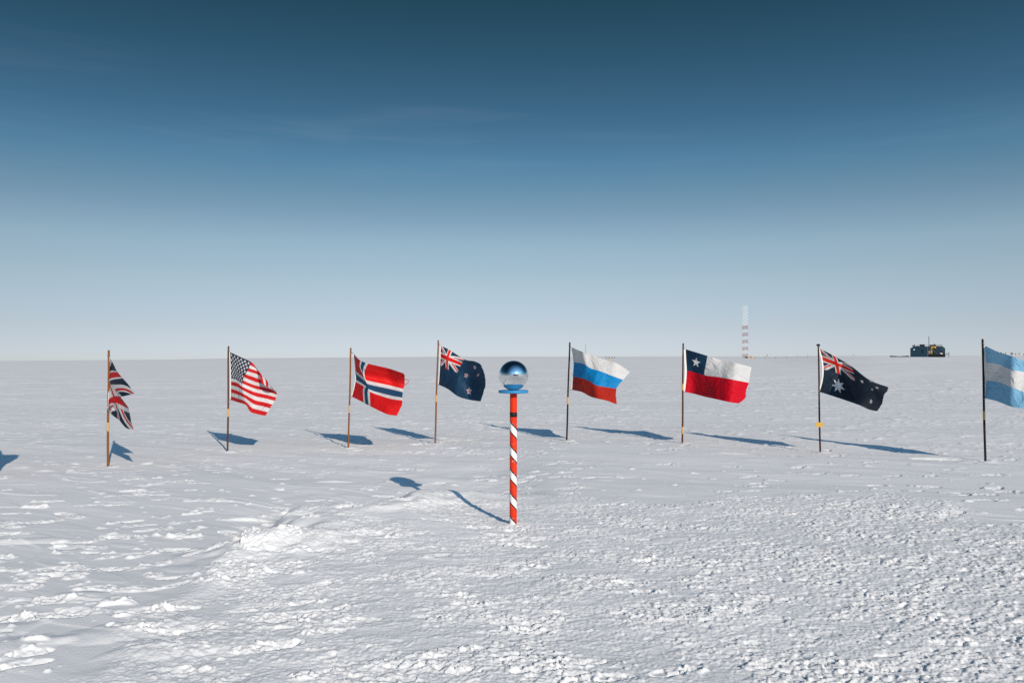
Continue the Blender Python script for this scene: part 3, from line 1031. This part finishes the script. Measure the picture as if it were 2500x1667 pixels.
for cx in range(1160, 1640, 40):
    rl.box(X_(cx), X_(cx + 7), 3.6, 3.7, Z_(655), Z_(598))
for cy in (600, 628):
    rl.box(X_(1160), X_(1630), 3.56, 3.62, Z_(cy + 7), Z_(cy))
for cx in range(690, 1140, 50):
    rl.box(X_(cx), X_(cx + 5), 3.3, 3.36, Z_(664), Z_(605))
rl.box(X_(690), X_(1140), 3.26, 3.3, Z_(610), Z_(605))
rl.build('roof_railing', M_RUST, bd)
rg = MB()
for cx, h_ in ((1180, 600), (1215, 612), (1250, 596), (1290, 606), (1320, 560), (1345, 592), (1370, 610)):
    rg.box(X_(cx), X_(cx + 26), 3.9, 4.6, Z_(654), Z_(h_))
rg.box(X_(1175), X_(1400), 3.85, 5.0, Z_(685), Z_(655.5))
rg.build('instrument_rack', M_RUST, bd)
MB().tube([(X_(1145), 2, Z_(664)), (X_(1145), 2, Z_(320))], .11, 8).box(X_(1132), X_(1158), 1.85, 2.15, Z_(345), Z_(315)).build('mast', M_DARK, bd)
MB().lathe([(.001, .55), (.35, .5), (.62, .3), (.72, 0), (.001, 0)], 20, (X_(1560), 1.4, Z_(942))).build('white_dome', M_WHITEP, bd, True)

# low dark cargo under drifted snow, left of the building
cg = gpos(2198, 340)
mb = MB()
for k in range(9):
    x0 = -3.6 + k * .8 + random.uniform(-.1, .1)
    mb.box(x0, x0 + random.uniform(.68, .78), random.uniform(-.3, .2), 1.4, -.4, random.uniform(.25, .62))
c = mb.build('cargo_row', paint('grey_tarpaulin', (.05, .055, .06), .7, 0, .4, .8)); c.location = cg
tag(c, 'low dark row of cargo half buried in snow, left of the blue building', 'cargo')

# lattice tower
Yt = 800.0
kt = Yt / F
tb = gpos(1819.3, Yt)
tw = empty('radio_tower', tb)
tag(tw, 'tall red and white lattice tower on the horizon', 'tower')
secs = [(745, 768.5), (768.5, 794)] + [(794 + 8.55 * i, 794 + 8.55 * (i + 1)) for i in range(9)]
hw = 5.4 * kt
for n, (ya, yb2) in enumerate(secs):
    z1, z0 = (872.7 - ya) * kt, (872.7 - yb2) * kt
    red = n >= 2 and n % 2 == 0
    mb = MB()
    rd = .13 if red else .04
    for sx in (-1, 1):
        for sy in (-1, 1):
            mb.tube([(sx * hw, sy * hw, z0), (sx * hw, sy * hw, z1)], rd * .8, 6)
    nb = 1 if n >= 2 else 3
    for k in range(nb):
        za, zb = z0 + (z1 - z0) * k / nb, z0 + (z1 - z0) * (k + 1) / nb
        for sy in (-1, 1):
            mb.tube([(-hw, sy * hw, za), (hw, sy * hw, zb)], rd if red else .13 if sy < 0 and n < 2 else .05, 6)
            if red or n < 2:
                mb.tube([(hw, sy * hw, za), (-hw, sy * hw, zb)], rd * .9, 6)
            mb.tube([(-hw, sy * hw, zb), (hw, sy * hw, zb)], rd * .7, 6)
        for sx in (-1, 1):
            mb.tube([(sx * hw, -hw, za), (sx * hw, hw, zb)], rd * .7, 6)
    mb.build('red_section' if red else 'white_section', M_REDSTEEL if red else M_WHITEP, tw)
MB().box(-hw * .1, hw * 1.1, -hw * .5, hw * .5, -1, 1.5).build('base_cabinet', M_RUST, tw)

# thin mast far behind the white, blue and red flag
mp_ = gpos(1429.5, 600)
ms_ = empty('antenna_mast', mp_)
tag(ms_, 'thin grey mast rising above the white edge of the tricolour flag', 'mast')
MB().tube([(0, 0, -1), (0, 0, 10.3)], [.17, .08], 8).build('pole', M_GREYB, ms_)
MB().tube([(-.6, 0, 9.9), (.6, 0, 9.9)], .08, 6).build('crossbar', M_GREYB, ms_)

# orange hut beside the tower
op = gpos(1834, 780)
oh = empty('orange_hut', op)
tag(oh, 'tiny faded orange hut on the horizon just right of the tower', 'hut')
MB().prism([(-1.0, -1), (1.0, -1), (1.0, 1.5), (0, 2.3), (-1.0, 1.5)], -1, 1).build('wall', M_ORANGE, oh)
MB().box(-.35, .35, -1.08, -1.004, -.5, .9).build('door', M_RUST, oh)


def marker(px, py, Y, label, group, hw_=.12, hh_=.09, mat=M_DARK, nm='marker_flag'):
    g = gpos(px, Y)
    top_ = Vector(at(px, py, Y)) - g
    o = empty(nm, g); tag(o, label, 'marker flag', group)
    MB().tube([(0, 0, -.3), (top_.x, 0, top_.z + hh_)], .012, 6).build('cane', M_BAND, o)
    w_ = MB()
    pts = [(top_.x + 2 * hw_ * i / 5, .03 * math.sin(i * 1.5), 0) for i in range(6)]
    vs = []; fs = []
    for i, p in enumerate(pts):
        for dz in (hh_, -hh_):
            for dyy in (-.003, .003):
                vs.append((p[0], p[1] + dyy, top_.z + dz - .02 * i))
    for i in range(5):
        a = 4 * i
        fs += [(a, a + 4, a + 6, a + 2), (a + 1, a + 3, a + 7, a + 5), (a, a + 1, a + 5, a + 4), (a + 2, a + 6, a + 7, a + 3)]
    fs += [(0, 2, 3, 1), (20, 21, 23, 22)]
    new_mesh('cloth', vs, fs, mat, o)
    return o


MG = 'dark marker flags on canes along the right skyline'
for px, py, lab in ((2443, 860.0, 'small dark marker flag on a cane, first above the pale blue flag'),
                    (2453.3, 861.6, 'small dark marker flag on a cane, left of the grey sign board'),
                    (2478.3, 863.3, 'small dark marker flag on a cane, right of the grey sign board'),
                    (2487, 862.2, 'small dark marker flag on a cane, second right of the grey sign board'),
                    (2498, 864.4, 'small dark marker flag on a cane at the right picture edge')):
    marker(px, py, 120, lab, MG, .085, .07)
MG2 = 'tiny dark marker flags on the skyline right of the tricolour flag'
for px, py, lab in ((1479, 871.4, 'faint marker flag on the skyline, leftmost of four beyond the tricolour flag'),
                    (1487, 872.0, 'marker flag on the skyline, second of four, above the yellow post'),
                    (1493.5, 872.4, 'marker flag on the skyline, third of four beyond the tricolour flag'),
                    (1498.5, 872.0, 'marker flag on the skyline, rightmost of four beyond the tricolour flag')):
    marker(px, py, 170, lab, MG2, .10, .09, M_DARK)
marker(1872, 867, 260, 'lone tiny dark marker flag on the skyline right of the orange hut', 'lone markers', .15, .13)
marker(2083, 866.5, 300, 'lone faint marker flag on the skyline left of the blue building', 'lone markers', .13, .11)

pp = gpos(1486, 165)
o = empty('marker_post', pp); tag(o, 'short yellowish post on the skyline beyond the tricolour flag', 'post')
MB().box(-.07, .07, -.07, .07, -.3, 1.35).build('post', M_BAND, o)
MB().box(-.09, .09, -.09, .09, 1.352, 1.42).build('cap', M_DARK, o)

sg = gpos(2470, 120)
o = empty('sign_board', sg); tag(o, 'grey sign board on a post above the pale blue flag, among dark markers', 'sign')
zt_ = at(2470, 863, 120)[2] - sg.z
MB().box(-.03, .03, -.03, .03, -.3, zt_ - .125).build('post', M_GREYB, o)
MB().box(-.19, .19, -.02, .02, zt_ - .12, zt_ + .12).build('panel', M_GREYB, o)

# rope line on low posts along the skyline
rp = gpos(1905, 420)
o = empty('rope_line', rp); tag(o, 'low rope line on short posts along the skyline left of the dark starred flag', 'rope line')
mb = MB(); pts = []
for i in range(7):
    x0 = (1842 + i * 26 - 1905) / F * 420
    p = gpos(1842 + i * 26, 420) - rp
    mb2 = MB().box(x0 - .05, x0 + .05, -.05, .05, p.z - .3, p.z + 1.55).build('post', M_GREYB, o)
    for k in range(6):
        s_ = k / 6
        pts.append((x0 + s_ * 26 / F * 420, 0, p.z + 1.5 - 1.6 * s_ * (1 - s_) * 1.6))
MB().tube(pts[:37], .05, 5).build('rope', M_GREYB, o)

# the station behind the camera, seen in the mirror ball
sb = Vector((28, -48, 0)); sb.z = float(far_height(np.array([28.]), np.array([-48.]))[0])
stn = empty('station_building', sb)
stn.rotation_euler = (0, 0, R(-28))
tag(stn, 'long dark station building on columns, mirrored in the ball', 'building')
MB().box(-32, 32, -6, 6, 3.2, 8.4).build('wall', M_GREYB, stn)
MB().prism([(-32.6, 8.403), (32.6, 8.403), (31.6, 9.0), (-31.6, 9.0)], -6.6, 6.6).build('roof', M_DARK, stn)
for k in range(9):
    MB().tube([(-30 + 7.5 * k, 4.5, -1), (-30 + 7.5 * k, 4.5, 3.2)], .45, 10).build('column', M_DARK, stn)
for k in range(12):
    MB().box(-29 + 5 * k, -27.4 + 5 * k, 6.003, 6.06, 5.0, 6.4).build('window', M_GLASS, stn)

# ------------------------------------------------------------------ light, sky, camera
ZENITH = (.13, .25, .27)
w = bpy.data.worlds.new('World'); scene.world = w
w.use_nodes = True
N, L = w.node_tree.nodes, w.node_tree.links
bg = N['Background']
sky = N.new('ShaderNodeTexSky'); sky.sky_type = 'NISHITA'
sky.sun_disc = False
sky.sun_elevation = SUN_EL; sky.sun_rotation = SUN_AZ
sky.altitude = 2800; sky.air_density = 1.0; sky.dust_density = .6; sky.ozone_density = 1.5
bg.inputs['Strength'].default_value = .10
tcw = N.new('ShaderNodeTexCoord'); spw = N.new('ShaderNodeSeparateXYZ')
L.new(tcw.outputs['Generated'], spw.inputs[0])
rp_ = N.new('ShaderNodeValToRGB'); rp_.color_ramp.interpolation = 'LINEAR'
SKY_TONE = [(-.02, (.58, .65, .86)), (.006, (.60, .635, .875)), (.018, (.63, .625, .81)), (.035, (.684, .632, .724)), (.0845, (.848, .754, .698)), (.133, (.89, .834, .716)),
            (.181, (.66, .727, .644)), (.227, (.43, .647, .624)), (.272, (.313, .511, .516)), (.336, (.21, .40, .391)), (.396, (.148, .315, .28)),
            (.60, ZENITH), (1.0, ZENITH)]
el = rp_.color_ramp.elements
while len(el) < len(SKY_TONE): el.new(.5)
for k_i, (z_, c_) in enumerate(SKY_TONE):
    el[k_i].position = max(0, z_) * .98 + .02 * (z_ > 0); el[k_i].color = (*c_, 1)
mrw = N.new('ShaderNodeMath'); mrw.operation = 'MULTIPLY_ADD'; mrw.inputs[1].default_value = .98; mrw.inputs[2].default_value = .02
L.new(spw.outputs['Z'], mrw.inputs[0]); L.new(mrw.outputs[0], rp_.inputs['Fac'])
mxw = N.new('ShaderNodeMix'); mxw.data_type = 'RGBA'; mxw.blend_type = 'MULTIPLY'; mxw.inputs['Factor'].default_value = 1
L.new(sky.outputs['Color'], mxw.inputs['A']); L.new(rp_.outputs['Color'], mxw.inputs['B'])
# the sky is brighter on the sun's side
dt = N.new('ShaderNodeVectorMath'); dt.operation = 'DOT_PRODUCT'; dt.inputs[1].default_value = SUN_DIR
L.new(tcw.outputs['Generated'], dt.inputs[0])
mr = N.new('ShaderNodeMapRange'); mr.interpolation_type = 'SMOOTHSTEP'
mr.inputs['From Min'].default_value = .25; mr.inputs['From Max'].default_value = 1
mr.inputs['To Min'].default_value = 1; mr.inputs['To Max'].default_value = 5.5
L.new(dt.outputs['Value'], mr.inputs['Value'])
def wmath(op, a, c=None, d=None):
    n = N.new('ShaderNodeMath'); n.operation = op
    for i_, v_ in enumerate((a, c, d)):
        if v_ is None: continue
        if isinstance(v_, (int, float)): n.inputs[i_].default_value = v_
        else: L.new(v_, n.inputs[i_])
    return n.outputs[0]


def wrange(v_, a, c, d, e_, smooth=True):
    n = N.new('ShaderNodeMapRange'); n.interpolation_type = 'SMOOTHSTEP' if smooth else 'LINEAR'
    for nm, x_ in (('From Min', a), ('From Max', c), ('To Min', d), ('To Max', e_)): n.inputs[nm].default_value = x_
    L.new(v_, n.inputs['Value'])
    return n.outputs['Result']


mr.inputs['To Min'].default_value = 0; mr.inputs['To Max'].default_value = 8.5
boost = wmath('MULTIPLY_ADD', mr.outputs['Result'], wrange(spw.outputs['Z'], .12, .5, 0, 1), 1.0)
side = wrange(spw.outputs['X'], -.55, .55, .84, 1.15, False)
# thin high cloud, drawn out along the horizon
mpw = N.new('ShaderNodeMapping'); mpw.inputs['Scale'].default_value = (2.6, 2.6, 26); mpw.inputs['Rotation'].default_value = (0, R(-2.5), 0)
L.new(tcw.outputs['Generated'], mpw.inputs['Vector'])
cn = N.new('ShaderNodeTexNoise'); cn.inputs['Scale'].default_value = 1; cn.inputs['Detail'].default_value = 5; cn.inputs['Roughness'].default_value = .6; cn.inputs['Distortion'].default_value = .4
L.new(mpw.outputs['Vector'], cn.inputs['Vector'])
cirrus = wmath('MULTIPLY', wrange(cn.outputs['Fac'], .47, .80, 0, .08), wmath('MULTIPLY', wrange(spw.outputs['Z'], .06, .16, 0, 1), wrange(spw.outputs['Z'], .36, .24, 0, 1)))
total = wmath('MULTIPLY', boost, side)
sc_ = N.new('ShaderNodeVectorMath'); sc_.operation = 'SCALE'
L.new(mxw.outputs['Result'], sc_.inputs[0]); L.new(total, sc_.inputs['Scale'])
halo = N.new('ShaderNodeMix'); halo.data_type = 'RGBA'     # whiter near the sun
halo.inputs['A'].default_value = (1, 1, 1, 1); halo.inputs['B'].default_value = (1.35, 1.05, .98, 1)
L.new(wrange(dt.outputs['Value'], .3, .95, 0, 1), halo.inputs['Factor'])
hm = N.new('ShaderNodeMix'); hm.data_type = 'RGBA'; hm.blend_type = 'MULTIPLY'; hm.inputs['Factor'].default_value = 1
L.new(sc_.outputs[0], hm.inputs['A']); L.new(halo.outputs['Result'], hm.inputs['B'])
cm = N.new('ShaderNodeMix'); cm.data_type = 'RGBA'
L.new(cirrus, cm.inputs['Factor']); L.new(hm.outputs['Result'], cm.inputs['A']); cm.inputs['B'].default_value = (4.2, 5.2, 6.2, 1)
L.new(cm.outputs['Result'], bg.inputs['Color'])

sl = bpy.data.lights.new('sun', 'SUN'); sl.energy = 4.15; sl.angle = R(.5); sl.color = (1, .86, .71)
so = bpy.data.objects.new('sun', sl); COL.objects.link(so)
so.rotation_euler = SUN_DIR.to_track_quat('Z', 'Y').to_euler()

cam = bpy.data.cameras.new('camera'); co_ = bpy.data.objects.new('camera', cam); COL.objects.link(co_)
cam.sensor_width = 36; cam.lens = F / 2500 * 36
cam.clip_start = .05; cam.clip_end = 100000
co_.location = (0, 0, EYE); co_.rotation_euler = (R(90) + PITCH, 0, 0)
scene.camera = co_
vs = scene.view_settings
vs.view_transform = 'Standard'; vs.look = 'None'; vs.exposure = 0; vs.gamma = 1
scene.render.resolution_x = 1024; scene.render.resolution_y = 682

scene.cycles.use_denoising = False
scene.cycles.sample_clamp_indirect = 3.0
scene.cycles.max_bounces = 6
scene.cycles.diffuse_bounces = 3
